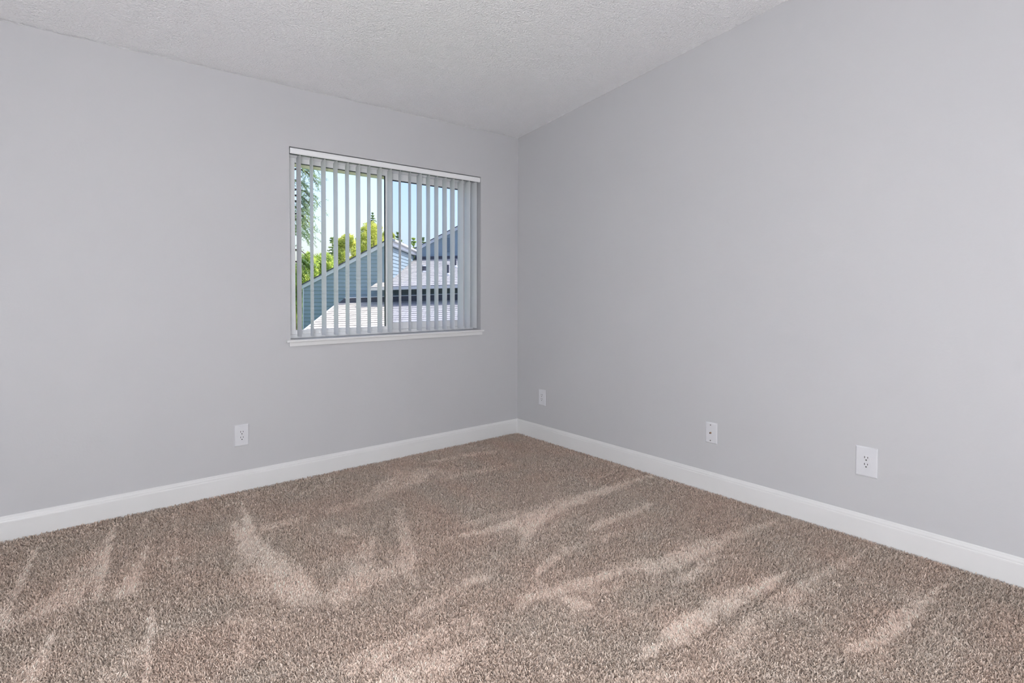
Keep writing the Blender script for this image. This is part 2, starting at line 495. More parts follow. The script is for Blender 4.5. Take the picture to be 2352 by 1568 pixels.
def carpet():
    # jittered grid over the part of the floor in front of the camera (and a margin round it)
    pts = []
    for (r0, r1, sp) in ((0.0, 2.3, 0.0058), (2.3, 3.4, 0.0072), (3.4, 8.0, 0.0092)):
        gx, gy = np.meshgrid(np.arange(XL + 0.02, -0.014, sp), np.arange(YF + 0.02, -0.014, sp))
        x = gx.ravel() + rng.uniform(-0.48, 0.48, gx.size) * sp
        y = gy.ravel() + rng.uniform(-0.48, 0.48, gx.size) * sp
        d = np.hypot(x - CAM[0], y - CAM[1])
        dx, dy = x - CAM[0], y - CAM[1]
        fwd = dx * FX[0] + dy * FX[1]
        side = dx * RX[0] + dy * RX[1]
        ok = (d >= r0) & (d < r1) & (fwd > 0.85) & (np.abs(side) < fwd * 1.02 + 0.55) & (x < -0.0135) & (y < -0.0135)
        pts.append(np.stack([x[ok], y[ok], np.full(ok.sum(), sp)], 1))
    P = np.concatenate(pts)
    x, y, sp = P.T
    n = len(P)
    q = np.stack([x, y, np.zeros(n)], 1) - CAM
    depth = q @ FX
    px = W / 2 + FPX * (q @ RX) / depth
    py = CY - FPX * (q @ UX) / depth
    # ragged edges: displace the lookup a little
    jx = (value_noise(x, y, 0.030, 1) - 0.5) * 0.024 + (value_noise(x, y, 0.011, 2) - 0.5) * 0.020
    jy = (value_noise(x, y, 0.030, 3) - 0.5) * 0.024 + (value_noise(x, y, 0.011, 4) - 0.5) * 0.020
    mk = pile_marks(px + jx * FPX / depth, py + jy * FPX / depth * 0.55)
    # broken, streaky coverage: noise drawn out along the brushing direction
    ax, ay = x * 0.62 + y * 0.78, x * -0.78 + y * 0.62
    brk = 0.5 * value_noise(ax * 0.35, ay, 0.022, 5) + 0.5 * value_noise(x, y, 0.055, 9)
    mk = np.clip(mk * np.clip(0.30 + 1.25 * brk, 0.2, 1.1), 0, 1)
    soft = value_noise(x, y, 0.22, 6) * 0.6 + value_noise(x, y, 0.09, 7) * 0.4
    mk = np.clip(mk + 0.26 * (soft - 0.45), 0, 1)
    # unbrushed pile leans towards the viewer's left, brushed pile lies over the other way
    nb = 3
    X = np.repeat(x, nb) + rng.normal(0, 0.0011, n * nb)
    Y = np.repeat(y, nb) + rng.normal(0, 0.0011, n * nb)
    S = np.repeat(sp, nb) / 0.0056
    MK = np.repeat(mk, nb)
    lean_a = np.radians(215) + rng.normal(0, 1.9, n * nb)
    lean_b = np.radians(52) + rng.normal(0, 0.55, n * nb)
    use_b = rng.random(n * nb) < MK
    la = np.where(use_b, lean_b, lean_a)
    tilt = np.where(use_b, rng.uniform(0.75, 1.15, n * nb), rng.uniform(0.30, 1.12, n * nb))
    L = rng.uniform(0.011, 0.0165, n * nb)
    wdt = rng.uniform(0.0010, 0.0016, n * nb) * S
    tx, ty, tz = np.sin(tilt) * np.cos(la), np.sin(tilt) * np.sin(la), np.cos(tilt)
    wa = la + np.pi / 2 + rng.normal(0, 0.5, n * nb)
    wx, wy = np.cos(wa), np.sin(wa)
    bx, by, bz = X - tx * L * 0.4, Y - ty * L * 0.4, np.full(n * nb, ZB + 0.0005)
    cx, cy, cz = bx + tx * L * 0.55, by + ty * L * 0.55, bz + tz * L * 0.62
    ex, ey, ez = bx + tx * L * 1.15, by + ty * L * 1.15, bz + tz * L * 0.98
    N = n * nb
    near = np.repeat(sp, nb) < 0.006            # near tufts bend once, far ones are a single blade
    tw = rng.uniform(0.45, 0.85, N)             # blunt tips
    lo = [np.stack([bx - wx * wdt, by - wy * wdt, bz], 1), np.stack([bx + wx * wdt, by + wy * wdt, bz], 1)]
    mid = [np.stack([cx - wx * wdt * 1.08, cy - wy * wdt * 1.08, cz], 1), np.stack([cx + wx * wdt * 1.08, cy + wy * wdt * 1.08, cz], 1)]
    hi = [np.stack([ex - wx * wdt * tw, ey - wy * wdt * tw, ez], 1), np.stack([ex + wx * wdt * tw, ey + wy * wdt * tw, ez], 1)]
    Vn = np.stack([lo[0], lo[1], mid[0], mid[1], hi[0], hi[1]], 1)[near]
    Vf = np.stack([lo[0], lo[1], hi[0], hi[1]], 1)[~near]
    nn_, nf_ = len(Vn), len(Vf)
    V = np.concatenate([Vn.reshape(-1, 3), Vf.reshape(-1, 3)]).astype(np.float32)
    V[:, 0] = np.minimum(V[:, 0], -TB - 0.0004)
    V[:, 1] = np.minimum(V[:, 1], -TB - 0.0004)
    bn = (np.arange(nn_) * 6)[:, None]
    bf = (nn_ * 6 + np.arange(nf_) * 4)[:, None]
    li = np.concatenate([(bn + np.array([[0, 1, 3, 2, 2, 3, 5, 4]])).ravel(), (bf + np.array([[0, 1, 3, 2]])).ravel()]).astype(np.int32)
    nq = nn_ * 2 + nf_
    me = bpy.data.meshes.new('carpet_pile')
    me.vertices.add(len(V))
    me.vertices.foreach_set('co', V.ravel())
    me.loops.add(len(li))
    me.loops.foreach_set('vertex_index', li)
    me.polygons.add(nq)
    me.polygons.foreach_set('loop_start', np.arange(nq, dtype=np.int32) * 4)
    me.update(calc_edges=True)
    # yarn colour: three heathered browns; light on brushed pile painted in as paler tips
    yarn = np.array([[0.54, 0.420, 0.346], [0.635, 0.508, 0.426], [0.74, 0.613, 0.532]])
    pick = rng.choice(3, N, p=[0.36, 0.42, 0.22])
    c = yarn[pick] * rng.uniform(0.85, 1.15, (N, 1))
    ub = (0.5 * use_b + 0.5 * MK)[:, None]
    c = c * (1 + 0.32 * ub) + np.array([0.0, 0.004, 0.012]) * ub
    hue = np.repeat(value_noise(x, y, 0.16, 8), nb)[:, None] - 0.5
    c = c * (1 + hue * np.array([[0.07, -0.01, -0.03]]))
    c = np.clip(c, 0, 0.9)
    colr = np.ones((len(V), 4), np.float32)
    colr[:nn_ * 6, :3] = np.repeat(c[near], 6, 0)
    colr[nn_ * 6:, :3] = np.repeat(c[~near], 4, 0)
    at_ = me.color_attributes.new('yarn', 'FLOAT_COLOR', 'POINT')
    at_.data.foreach_set('color', colr.ravel())
    mt, nt, b = mat_base('carpet_yarn', (0.4, 0.32, 0.27), 0.9, 0.08)
    a = nt.nodes.new('ShaderNodeAttribute'); a.attribute_name = 'yarn'
    nt.links.new(a.outputs['Color'], b.inputs['Base Color'])
    b.inputs['Sheen Weight'].default_value = 0.15
    me.materials.append(mt)
    o = link('carpet_pile', me, floor)
    props(o, kind='stuff', label='brown cut-pile carpet with pale brushed streaks')


carpet()

# ------------------------------------------------------------------ window
win = props(empty('window_1', ((WX0 + WX1) / 2, 0.1, WZ0)), kind='structure', label='white vinyl sliding window in the back wall')
win.location = (0, 0, 0)
FY0, FY1 = 0.100, 0.150


def wbox(name, x0, x1, y0, y1, z0, z1, mat=M_VINYL, parent=win, bevel=0.0025):
    return box(name, (x0, x1, y0, y1, z0, z1), mat, parent, bevel)


ZS = 0.872                                    # top of the stool
wbox('window_frame', WX0, WX0 + 0.030, FY0, FY1, ZS, WZ1)
wbox('window_frame', WX1 - 0.030, WX1, FY0, FY1, ZS, WZ1)
wbox('window_frame', WX0 + 0.030, WX1 - 0.030, FY0, FY1, WZ1 - 0.042, WZ1)
wbox('window_frame', WX0 + 0.030, WX1 - 0.030, FY0, FY1, ZS, ZS + 0.026)
# left sash (nearer track): stiles, rails
LX0, LX1 = WX0 + 0.030, -1.092
g0, g1, gz0, gz1 = -1.785, -1.147, 0.924, 1.998
sl = empty('sash', (0, 0, 0), 0, win)
wbox('sash_stile', LX0, g0, 0.106, 0.126, ZS + 0.026, WZ1 - 0.042, parent=sl)
wbox('sash_stile', g1, LX1, 0.106, 0.126, ZS + 0.026, WZ1 - 0.042, parent=sl)
wbox('sash_rail', g0, g1, 0.106, 0.126, ZS + 0.026, gz0, parent=sl)
wbox('sash_rail', g0, g1, 0.106, 0.126, gz1, WZ1 - 0.042, parent=sl)
box('gasket', (g1 - 0.005, g1, 0.112, 0.122, gz0, gz1), M_GASKET, sl)
box('gasket', (g0, g1 - 0.005, 0.112, 0.122, gz1 - 0.0035, gz1), M_GASKET, sl)
box('glass_pane', (g0 - 0.004, g1 + 0.004, 0.116, 0.119, gz0 - 0.004, gz1 + 0.004), M_GLASS_L, sl)
# right sash (outer track)
RX0, RX1_ = -1.118, WX1 - 0.030
h0, h1, hz0, hz1 = -1.082, WX1 - 0.085, 0.949, 1.981
sr = empty('sash', (0, 0, 0), 0, win)
wbox('sash_stile', RX0, h0, 0.128, 0.147, ZS + 0.026, WZ1 - 0.042, parent=sr)
wbox('sash_stile', h1, RX1_, 0.128, 0.147, ZS + 0.026, WZ1 - 0.042, parent=sr)
wbox('sash_rail', h0, h1, 0.128, 0.147, ZS + 0.026, hz0, parent=sr)
wbox('sash_rail', h0, h1, 0.128, 0.147, hz1, WZ1 - 0.042, parent=sr)
box('gasket', (h0, h1, 0.132, 0.143, hz1 - 0.007, hz1), M_GASKET, sr)
box('gasket', (h0, h0 + 0.004, 0.132, 0.143, hz0, hz1), M_GASKET, sr)
box('glass_pane', (h0 - 0.004, h1 + 0.004, 0.136, 0.139, hz0 - 0.004, hz1 + 0.004), M_GLASS_R, sr)
# cream head trim seen through the left pane
box('exterior_head_trim', (WX0 + 0.03, -1.09, 0.152, 0.175, 1.984, 2.075), M_CREAM, win)
# latch on the meeting stile
box('latch', (-1.128, -1.112, 0.090, 0.106, 1.40, 1.47), M_VINYL, sl, 0.003)
# stool with horns and apron
bm = bmesh.new()
bm_box(bm, WX0, WX1, -0.004, FY0, ZS - 0.018, ZS)
stool = from_bm('window_sill', bm, M_TRIM, win)
box('sill_nose', (-1.8826, -0.3640, -0.026, 0.0, ZS - 0.015, ZS), M_TRIM, stool, 0.005)
box('sill_apron', (-1.8635, -0.3750, -0.014, 0.0, 0.832, ZS - 0.015), M_TRIM, stool, 0.002)

# ------------------------------------------------------------------ vertical blind
blind = props(empty('vertical_blind', (0, 0, 0)), 'white vertical blind with open vanes hanging in the window', 'blind')
HZ0, HZ1 = 2.0285, 2.0640
# head rail: curved valance face in front of an open-bottomed track
prof = [(-0.001, HZ0), (-0.0045, HZ0 + 0.006), (-0.0055, HZ0 + 0.018), (-0.0045, HZ0 + 0.030), (-0.001, HZ1), (0.004, HZ1), (0.004, HZ0)]
xa, xb = WX0 + 0.004, WX1 - 0.010
n = len(prof)
vv = [(xa, y, z) for y, z in prof] + [(xb, y, z) for y, z in prof]
ff = [(i, (i + 1) % n, n + (i + 1) % n, n + i) for i in range(n)] + [tuple(range(n - 1, -1, -1)), tuple(range(n, 2 * n))]
mesh('valance', vv, ff, M_VINYL, blind)
bm = bmesh.new()
bm_box(bm, xa + 0.004, xb - 0.004, 0.016, 0.018, HZ0 + 0.004, HZ1 - 0.002)
bm_box(bm, xa + 0.004, xb - 0.004, 0.062, 0.064, HZ0 + 0.004, HZ1 - 0.002)
bm_box(bm, xa + 0.004, xb - 0.004, 0.016, 0.064, HZ1 - 0.004, HZ1 - 0.002)
bm_box(bm, xa + 0.004, xb - 0.004, 0.042, 0.064, HZ0 + 0.004, HZ0 + 0.006)
from_bm('head_rail', bm, M_VINYL, blind)
box('track_slot', (xa + 0.006, xb - 0.006, 0.0045, 0.042, HZ0 + 0.003, HZ0 + 0.005), M_GASKET, blind)

VANES = [(-1.7835, 1), (-1.7025, 7), (-1.6245, 2), (-1.5435, 4), (-1.464, 7), (-1.386, 5), (-1.308, 10), (-1.2285, 5),
         (-1.1505, 6), (-1.071, 18), (-0.9915, 17), (-0.912, 5), (-0.837, 12), (-0.7665, 12), (-0.693, 10),
         (-0.6225, 10), (-0.5475, 5), (-0.483, 6), (-0.4215, 3)]


def vane_mesh():
    w, t, z0, z1 = 0.089, 0.0009, 0.886, 2.0275
    bm = bmesh.new()
    rows = []
    zs = [z0, 1.45, 2.019, z1]
    for z in zs:
        k = 1.0 if z < 2.02 else 0.80           # shoulders cut back at the hanger
        row = []
        for side in (1, -1):
            for i in range(9):
                s = (i / 8 - 0.5) if side == 1 else (0.5 - i / 8)
                crown = 0.0034 * (1 - (2 * s) ** 2)
                row.append(bm.verts.new((-crown + side * t / 2, s * w * k, z)))
        rows.append(row)
    m_ = len(rows[0])
    for a, b_ in zip(rows, rows[1:]):
        for i in range(m_):
            bm.faces.new((a[i], a[(i + 1) % m_], b_[(i + 1) % m_], b_[i]))
    bm.faces.new(rows[0][::-1]); bm.faces.new(rows[-1])
    me = bpy.data.meshes.new('vane')
    bmesh.ops.recalc_face_normals(bm, faces=bm.faces)
    bm.to_mesh(me); bm.free()
    me.materials.append(M_VANE)
    for p in me.polygons: p.use_smooth = abs(p.normal.z) < 0.5
    me.set_sharp_from_angle(angle=math.radians(40))
    return me


def clip_mesh():
    bm = bmesh.new()
    bm_box(bm, -0.004, 0.004, -0.004, 0.004, 2.016, 2.040, 0.001, 1)
    bm_box(bm, -0.0022, 0.0022, -0.014, 0.014, 2.010, 2.024, 0.001, 1)
    me = bpy.data.meshes.new('hanger_clip')
    bm.to_mesh(me); bm.free()
    me.materials.append(M_PLATE)
    return me


vm, cm = vane_mesh(), clip_mesh()
for x, a in VANES:
    o = link('vane', vm, blind)
    o.location = (x, 0.040, 0)
    o.rotation_euler = (0, 0, -math.radians(a))
    c = link('hanger_clip', cm, o)

# ------------------------------------------------------------------ cover plates on the walls


def bevel_plate(w, h, d=0.0065, edge=0.006):
    """plate in local coordinates: face looks to -Y, back at y = 0"""
    bm = bmesh.new()
    rows = [(0.0, 0.0), (0.0, -d * 0.45), (edge * 0.35, -d * 0.82), (edge, -d)]
    rings = []
    for ins, y in rows:
        a, c = w / 2 - ins, h / 2 - ins
        rings.append([bm.verts.new(p) for p in ((-a, y, -c), (a, y, -c), (a, y, c), (-a, y, c))])
    for p, q in zip(rings, rings[1:]):
        for i in range(4):
            bm.faces.new((p[i], p[(i + 1) % 4], q[(i + 1) % 4], q[i]))
    bm.faces.new(rings[-1]); bm.faces.new(rings[0][::-1])
    return bm, d


def disc_bm(r_, y0, y1, x=0.0, z=0.0, seg=16, flat=None):
    bm = bmesh.new()
    a = []
    for y in (y0, y1):
        row = []
        for k in range(seg):
            th = 2 * math.pi * k / seg
            px_, pz_ = r_ * math.cos(th), r_ * math.sin(th)
            if flat is not None: pz_ = max(-flat, min(flat, pz_))
            row.append(bm.verts.new((x + px_, y, z + pz_)))
        a.append(row)
    for k in range(seg):
        bm.faces.new((a[0][k], a[0][(k + 1) % seg], a[1][(k + 1) % seg], a[1][k]))
    bm.faces.new(a[0]); bm.faces.new(a[1][::-1])
    return bm


def outlet(loc, rz, w, h, label):
    t = props(empty('wall_outlet', loc, rz), label, 'outlet', 'duplex outlets on the walls')
    bm, d = bevel_plate(w, h)
    from_bm('face_plate', bm, M_PLATE, t)
    for s in (1, -1):
        rc = from_bm('receptacle', disc_bm(0.0172, -d + 0.001, -d - 0.0014, 0, s * 0.0165, 28, 0.0137), M_PLATE, t)
        y = -d - 0.0019
        z = s * 0.0165
        box('slot', (-0.0080, -0.0055, y, y + 0.002, z + 0.0005, z + 0.0100), M_DARK, rc)
        box('slot', (0.0052, 0.0076, y, y + 0.002, z + 0.0012, z + 0.0092), M_DARK, rc)
        from_bm('ground_hole', disc_bm(0.0031, y + 0.002, y, 0, z - 0.0075, 12), M_DARK, rc)
    sc = from_bm('screw', disc_bm(0.0028, -d + 0.001, -d - 0.001, 0, 0, 12), M_PLATE, t)
    box('screw_slot', (-0.0024, 0.0024, -d - 0.0013, -d - 0.0009, -0.0004, 0.0004), M_STEEL, sc)
    return t


outlet((-2.1417, 0, 0.3235), 0.0, 0.0785, 0.126, 'white duplex outlet on the window wall below left of the window')
outlet((0, -0.3085, 0.3340), -math.pi / 2, 0.0775, 0.1255, 'small white duplex outlet nearest the room corner')
outlet((0, -2.5965, 0.3670), -math.pi / 2, 0.0940, 0.1425, 'oversized white duplex outlet right of the cable plate')

t = props(empty('cable_plate', (0, -1.781, 0.3445), -math.pi / 2), 'white cable jack plate with two screws, between two outlets', 'wall plate')
bm, d = bevel_plate(0.0755, 0.1235)
from_bm('face_plate', bm, M_PLATE, t)
for s in (1, -1):
    sc = from_bm('screw', disc_bm(0.0036, -d + 0.001, -d - 0.0012, -0.004, s * 0.046, 12), M_STEEL, t)
    box('screw_slot', (-0.007, -0.001, -d - 0.0016, -d - 0.0010, s * 0.046 - 0.0005, s * 0.046 + 0.0005), M_DARK, sc)
jk = from_bm('cable_jack', disc_bm(0.0062, -d + 0.001, -d - 0.004, -0.002, 0, 6), M_METAL, t)
from_bm('jack_barrel', disc_bm(0.0045, -d - 0.004, -d - 0.010, -0.002, 0, 16), M_METAL, jk)
from_bm('jack_hole', disc_bm(0.0032, -d - 0.0095, -d - 0.0102, -0.002, 0, 12), M_DARK, jk)

# ------------------------------------------------------------------ added fill lamp, unseen behind the camera


def glow(name, strength, color=(0.952, 0.985, 1.028)):
    mt = bpy.data.materials.new(name); mt.use_nodes = True
    nt = mt.node_tree; nt.nodes.clear()
    out = nt.nodes.new('ShaderNodeOutputMaterial'); em = nt.nodes.new('ShaderNodeEmission')
    em.inputs['Color'].default_value = (*color, 1); em.inputs['Strength'].default_value = strength
    nt.links.new(em.outputs[0], out.inputs['Surface'])
    return mt


lamp2 = props(empty('fill_lamp', (-3.50, -4.02, ZB)), 'added fill lamp, an unseen glowing globe behind the camera', 'lamp')
bm = bmesh.new(); lathe(bm, [(0.02, 0.0), (0.14, 0.0), (0.14, 0.018), (0.03, 0.035), (0.014, 0.045)], 32)
from_bm('base', bm, M_STEEL, lamp2, True)
bm = bmesh.new(); lathe(bm, [(0.011, 0.03), (0.011, 0.62)], 16)
from_bm('pole', bm, M_STEEL, lamp2, True)
bm = bmesh.new(); lathe(bm, [(0.03, 0.60), (0.11, 0.64), (0.165, 0.72), (0.18, 0.80), (0.165, 0.88), (0.11, 0.95), (0.03, 0.98)], 24)
from_bm('fill_globe', bm, glow('fill_globe_glow', LAMP_FILL), lamp2, True)

# ------------------------------------------------------------------ the house next door
M_SID = mat_mottled('siding_blue_grey', (0.285, 0.355, 0.38), (0.31, 0.38, 0.405), 3, 0.7, 0.2)
M_SIDGAP = mat_mottled('siding_sheathing', (0.16, 0.21, 0.24), (0.18, 0.23, 0.26), 3, 0.8, 0.1)
M_HTRIM = mat_mottled('house_trim_white', (0.66, 0.68, 0.69), (0.70, 0.72, 0.73), 3, 0.6, 0.3)
M_FASC = mat_mottled('house_gutter_cream', (0.62, 0.60, 0.57), (0.68, 0.66, 0.62), 3, 0.5, 0.3)
M_SHG = mat_mottled('roof_shingle', (0.45, 0.42, 0.38), (0.53, 0.495, 0.45), 5, 0.9, 0.1)
M_BUTT = mat_mottled('butt_edge_shadow', (0.27, 0.25, 0.235), (0.33, 0.305, 0.285), 8, 0.9, 0.1)  # butt edges, darkened further to paint in each course's shadow line
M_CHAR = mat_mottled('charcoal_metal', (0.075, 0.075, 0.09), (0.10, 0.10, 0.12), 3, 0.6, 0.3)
M_VENT = mat_mottled('galvanised_vent', (0.55, 0.55, 0.55), (0.65, 0.65, 0.65), 6, 0.5, 0.4)

house = props(empty('neighbour_house', tuple(at(790, 900, 21.5) * np.array([1, 1, 0]) + np.array([0, 0, -3.0]))),
              'blue-grey lap-sided house with pale shingle roofs outside the window', 'house')
HL = np.array(house.location)
hgrp = empty('gable_wall', (0, 0, 0), 0, house)
hgrp.location = (0, 0, 0)


def L3(p): return np.array(p) - HL


def hslab(name, poly, back, mat, parent=house):
    return slab(name, [L3(p) for p in poly], np.array(back), mat, parent)


def board_wall(parent, u0, u1, depth, line_lo, step, top_fn, v_bottom, mat):
    """lap siding seen square on: one block per course, lower edge proud; pixel rows, tops cut to the rake"""
    v = line_lo
    up = np.array([0, 0, 1.0])
    while True:
        vb, vt = v, v - step
        # clip by the rake: keep the span where vt/vb lie below the top line
        def span(vrow):
            us = np.linspace(u0, u1, 241)
            okk = us[[top_fn(u) <= vrow for u in us]]
            return (okk.min(), okk.max()) if len(okk) > 1 else None
        sb, st = span(vb), span(vt)
        if sb is None: break
        if st is None: st = (sb[1] - 0.3, sb[1])
        pr_b, pr_t = -E2 * 0.022, -E2 * 0.004
        pb0, pb1, pt0, pt1 = (L3(at(u, w_, depth)) for u, w_ in ((sb[0], vb), (sb[1], vb), (st[0], vt), (st[1], vt)))
        V_ = [pb0 + pr_b, pb1 + pr_b, pb1 + E2 * 0.01, pb0 + E2 * 0.01, pt0 + pr_t, pt1 + pr_t, pt1 + E2 * 0.01, pt0 + E2 * 0.01]
        mesh('siding_board', V_, hexa(V_), mat, parent)
        v -= step
        if v < v_bottom - 400: break


# front gable, seen square on, 21 m away; rake line read from the photograph
DA = 21.0
def rakeA(u): return 652.0 - 0.5235 * (u - 695.0)
UA1 = 893.0
hslab('wall_sheathing', [at(695.5, 835, DA), at(UA1, 835, DA), at(UA1, rakeA(UA1) + 4, DA), at(695.5, rakeA(695.5) + 4, DA)],
      E2 * 0.25, M_SIDGAP, hgrp)
board_wall(hgrp, 697, UA1, DA, 826.5, 8.87, lambda u: rakeA(u) + 8.5, 560, M_SID)
hslab('rake_board', [at(693.5, rakeA(693.5) + 10.5, DA - 0.06), at(UA1 + 3, rakeA(UA1 + 3) + 10.5, DA - 0.06), at(UA1 + 3, rakeA(UA1 + 3) + 1, DA - 0.06), at(693.5, rakeA(693.5) + 1, DA - 0.06)],
      E2 * 0.05, M_HTRIM, hgrp)
hslab('rake_shingle_edge', [at(692.5, rakeA(692.5) + 1.2, DA - 0.1), at(UA1 + 4, rakeA(UA1 + 4) + 1.2, DA - 0.1), at(UA1 + 4, rakeA(UA1 + 4) - 1.2, DA - 0.1), at(692.5, rakeA(692.5) - 1.2, DA - 0.1)],
      E2 * 0.35, M_CHAR, hgrp)
hslab('corner_board', [at(695, 835, DA - 0.03), at(697.6, 835, DA - 0.03), at(697.6, rakeA(697.6) + 9, DA - 0.03), at(695, rakeA(695) + 9, DA - 0.03)],
      E2 * 0.05, M_HTRIM, hgrp)
# sunlit side wall running away from the ridge corner
DB = 27.4
swall = empty('side_wall', (0, 0, 0), 0, house)
cA = at(UA1, 640, DA)


def side_pt(depth, px_v_at_A):
    """point on the side wall: same E1 offset as the corner, height as seen at the corner row"""
    p = at(UA1, px_v_at_A, DA)
    return p + E2 * (depth - DA)


hslab('wall_sheathing', [side_pt(DA, 700), side_pt(DB, 700), side_pt(DB, 560), side_pt(DA, 560)], -E1 * 0.2, M_SIDGAP, swall)
M_SIDL = M_SID
v = 690.0
while v > 566:
    a0, a1, b0, b1 = (L3(p) for p in (side_pt(DA, v), side_pt(DB, v), side_pt(DA, v - 8.87), side_pt(DB, v - 8.87)))
    V_ = [a0 + E1 * 0.026, a1 + E1 * 0.026, a1 - E1 * 0.01, a0 - E1 * 0.01, b0 + E1 * 0.004, b1 + E1 * 0.004, b1 - E1 * 0.01, b0 - E1 * 0.01]
    mesh('siding_board', V_, hexa(V_), M_SID, swall)
    v -= 8.87
for k, (va, vb_, of, mt) in enumerate(((563, 555, 0.16, M_HTRIM), (554.5, 549.5, 0.26, M_FASC))):
    p = [side_pt(DA - 0.15, va) + E1 * of, side_pt(DB, va) + E1 * of, side_pt(DB, vb_) + E1 * of, side_pt(DA - 0.15, vb_) + E1 * of]
    hslab('eave_fascia' if k == 0 else 'eave_gutter', p, -E1 * 0.14, mt, swall)
# roof slope behind the front gable, falling to the left of the ridge
ra = [at(692.5, rakeA(692.5) - 1, DA), at(UA1 + 5, rakeA(UA1 + 5) - 1, DA)]
hslab('roof_slope', [ra[0], ra[1], ra[1] + E2 * 6.4, ra[0] + E2 * 6.4], np.array([0, 0, -0.08]), M_SHG)


def shingle_roof(name, p00, p10, p01, p11, courses, tabs, parent=house):
    """roof plane from eave (p00-p10) to top (p01-p11): every shingle a thin wedge, joined into one part"""
    p00, p10, p01, p11 = (L3(p) for p in (p00, p10, p01, p11))
    nrm = np.cross(p10 - p00, p01 - p00); nrm /= np.linalg.norm(nrm)
    if nrm[2] < 0: nrm = -nrm
    vv, ff = [], []
    r_ = np.random.default_rng(courses)
    tones = []
    for c_ in range(courses):
        s0, s1 = c_ / courses, (c_ + 1) / courses
        off = r_.random()
        for k in range(tabs + 1):
            t0, t1 = max(0, (k - off) / tabs), min(1, (k + 1 - off) / tabs - 0.0006)
            if t1 <= t0: continue
            th = 0.015 + r_.uniform(-0.003, 0.005)
            q = []
            for s, e in ((s0, th), (s1, 0.004)):
                for tt in (t0, t1):
                    q.append((p00 * (1 - tt) + p10 * tt) * (1 - s) + (p01 * (1 - tt) + p11 * tt) * s + nrm * e)
            b0 = (p00 * (1 - t0) + p10 * t0) * (1 - s0) + (p01 * (1 - t0) + p11 * t0) * s0
            b1 = (p00 * (1 - t1) + p10 * t1) * (1 - s0) + (p01 * (1 - t1) + p11 * t1) * s0
            i = len(vv)
            vv += q + [b0, b1]
            ff += [(i, i + 1, i + 3, i + 2), (i + 4, i + 5, i + 1, i)]
    o = mesh('shingles', vv, ff, M_SHG, parent)
    o['kind'] = 'stuff'
    o.data.materials.append(M_BUTT)
    for pi, p_ in enumerate(o.data.polygons): p_.material_index = pi % 2
    slab('roof_deck', [p00, p10, p11, p01], -nrm * 0.10, M_CHAR, parent)
    return o


# upper shingle roof between the two gables
rD = empty('upper_roof', (0, 0, 0), 0, house)
ZD0, ZD1 = 20.05, 27.3
UD = [at(851.5, 659.6, ZD0), at(1330, 645, ZD0)]
d_left = at(866, 649.5, 21.0) - UD[0]
top0 = UD[0] + d_left * (ZD1 - ZD0) / 0.95
top1 = at(1290, 586.5, ZD1)
topm = at(955, 594.5, ZD1)
# keep the roof plane true: heights from the seen top edge
top0[2] = topm[2] - (top1[2] - topm[2]) * 0.25
shingle_roof('upper_roof', UD[0], UD[1], top0, top1, 20, 30, rD)
hslab('eave_gutter', [at(850.5, 667, ZD0 - 0.1), at(1330, 652.5, ZD0 - 0.1), at(1330, 645.5, ZD0 - 0.1), at(850.5, 660, ZD0 - 0.1)], E2 * 0.1, M_FASC, rD)
# vents on it


def roof_pt(px, py):
    """point of the upper roof seen at a pixel"""
    a, b_, c_ = UD[0], UD[1], top1
    nn = np.cross(b_ - a, c_ - a)
    d_ = ray(px, py)
    return CAM + d_ * (nn @ (a - CAM)) / (nn @ d_)


for (u, v_, w_, hgt, name) in ((974.5, 624, 0.20, 0.22, 'roof_vent'), (1029, 632, 0.045, 0.42, 'vent_pipe'), (1046, 614, 0.045, 0.36, 'vent_pipe')):
    p = L3(roof_pt(u, v_))
    bm = bmesh.new()
    if name == 'roof_vent':
        bm_box(bm, -w_ / 2, w_ / 2, -w_ / 2, w_ / 2, -0.06, hgt, 0.02, 1)
    else:
        lathe(bm, [(w_, -0.06), (w_, hgt)], 14)
    o = from_bm(name, bm, M_CHAR, rD); o.location = p
    bm = bmesh.new()
    if name == 'roof_vent':
        bm_box(bm, -w_ * 0.8, w_ * 0.8, -w_ * 0.8, w_ * 0.8, -0.05, 0.035, 0.01, 1)
    else:
        lathe(bm, [(w_ * 2.6, -0.06), (w_ * 2.6, 0.03), (w_ * 1.2, 0.09)], 16)
    o2 = from_bm('flashing', bm, M_VENT, rD); o2.location = p
    if name == 'roof_vent':
        bm = bmesh.new(); bm_box(bm, -w_ * 0.65, w_ * 0.65, -w_ * 0.65, w_ * 0.65, hgt, hgt + 0.05, 0.01, 1)
        o2 = from_bm('vent_cap', bm, M_VENT, rD); o2.location = p

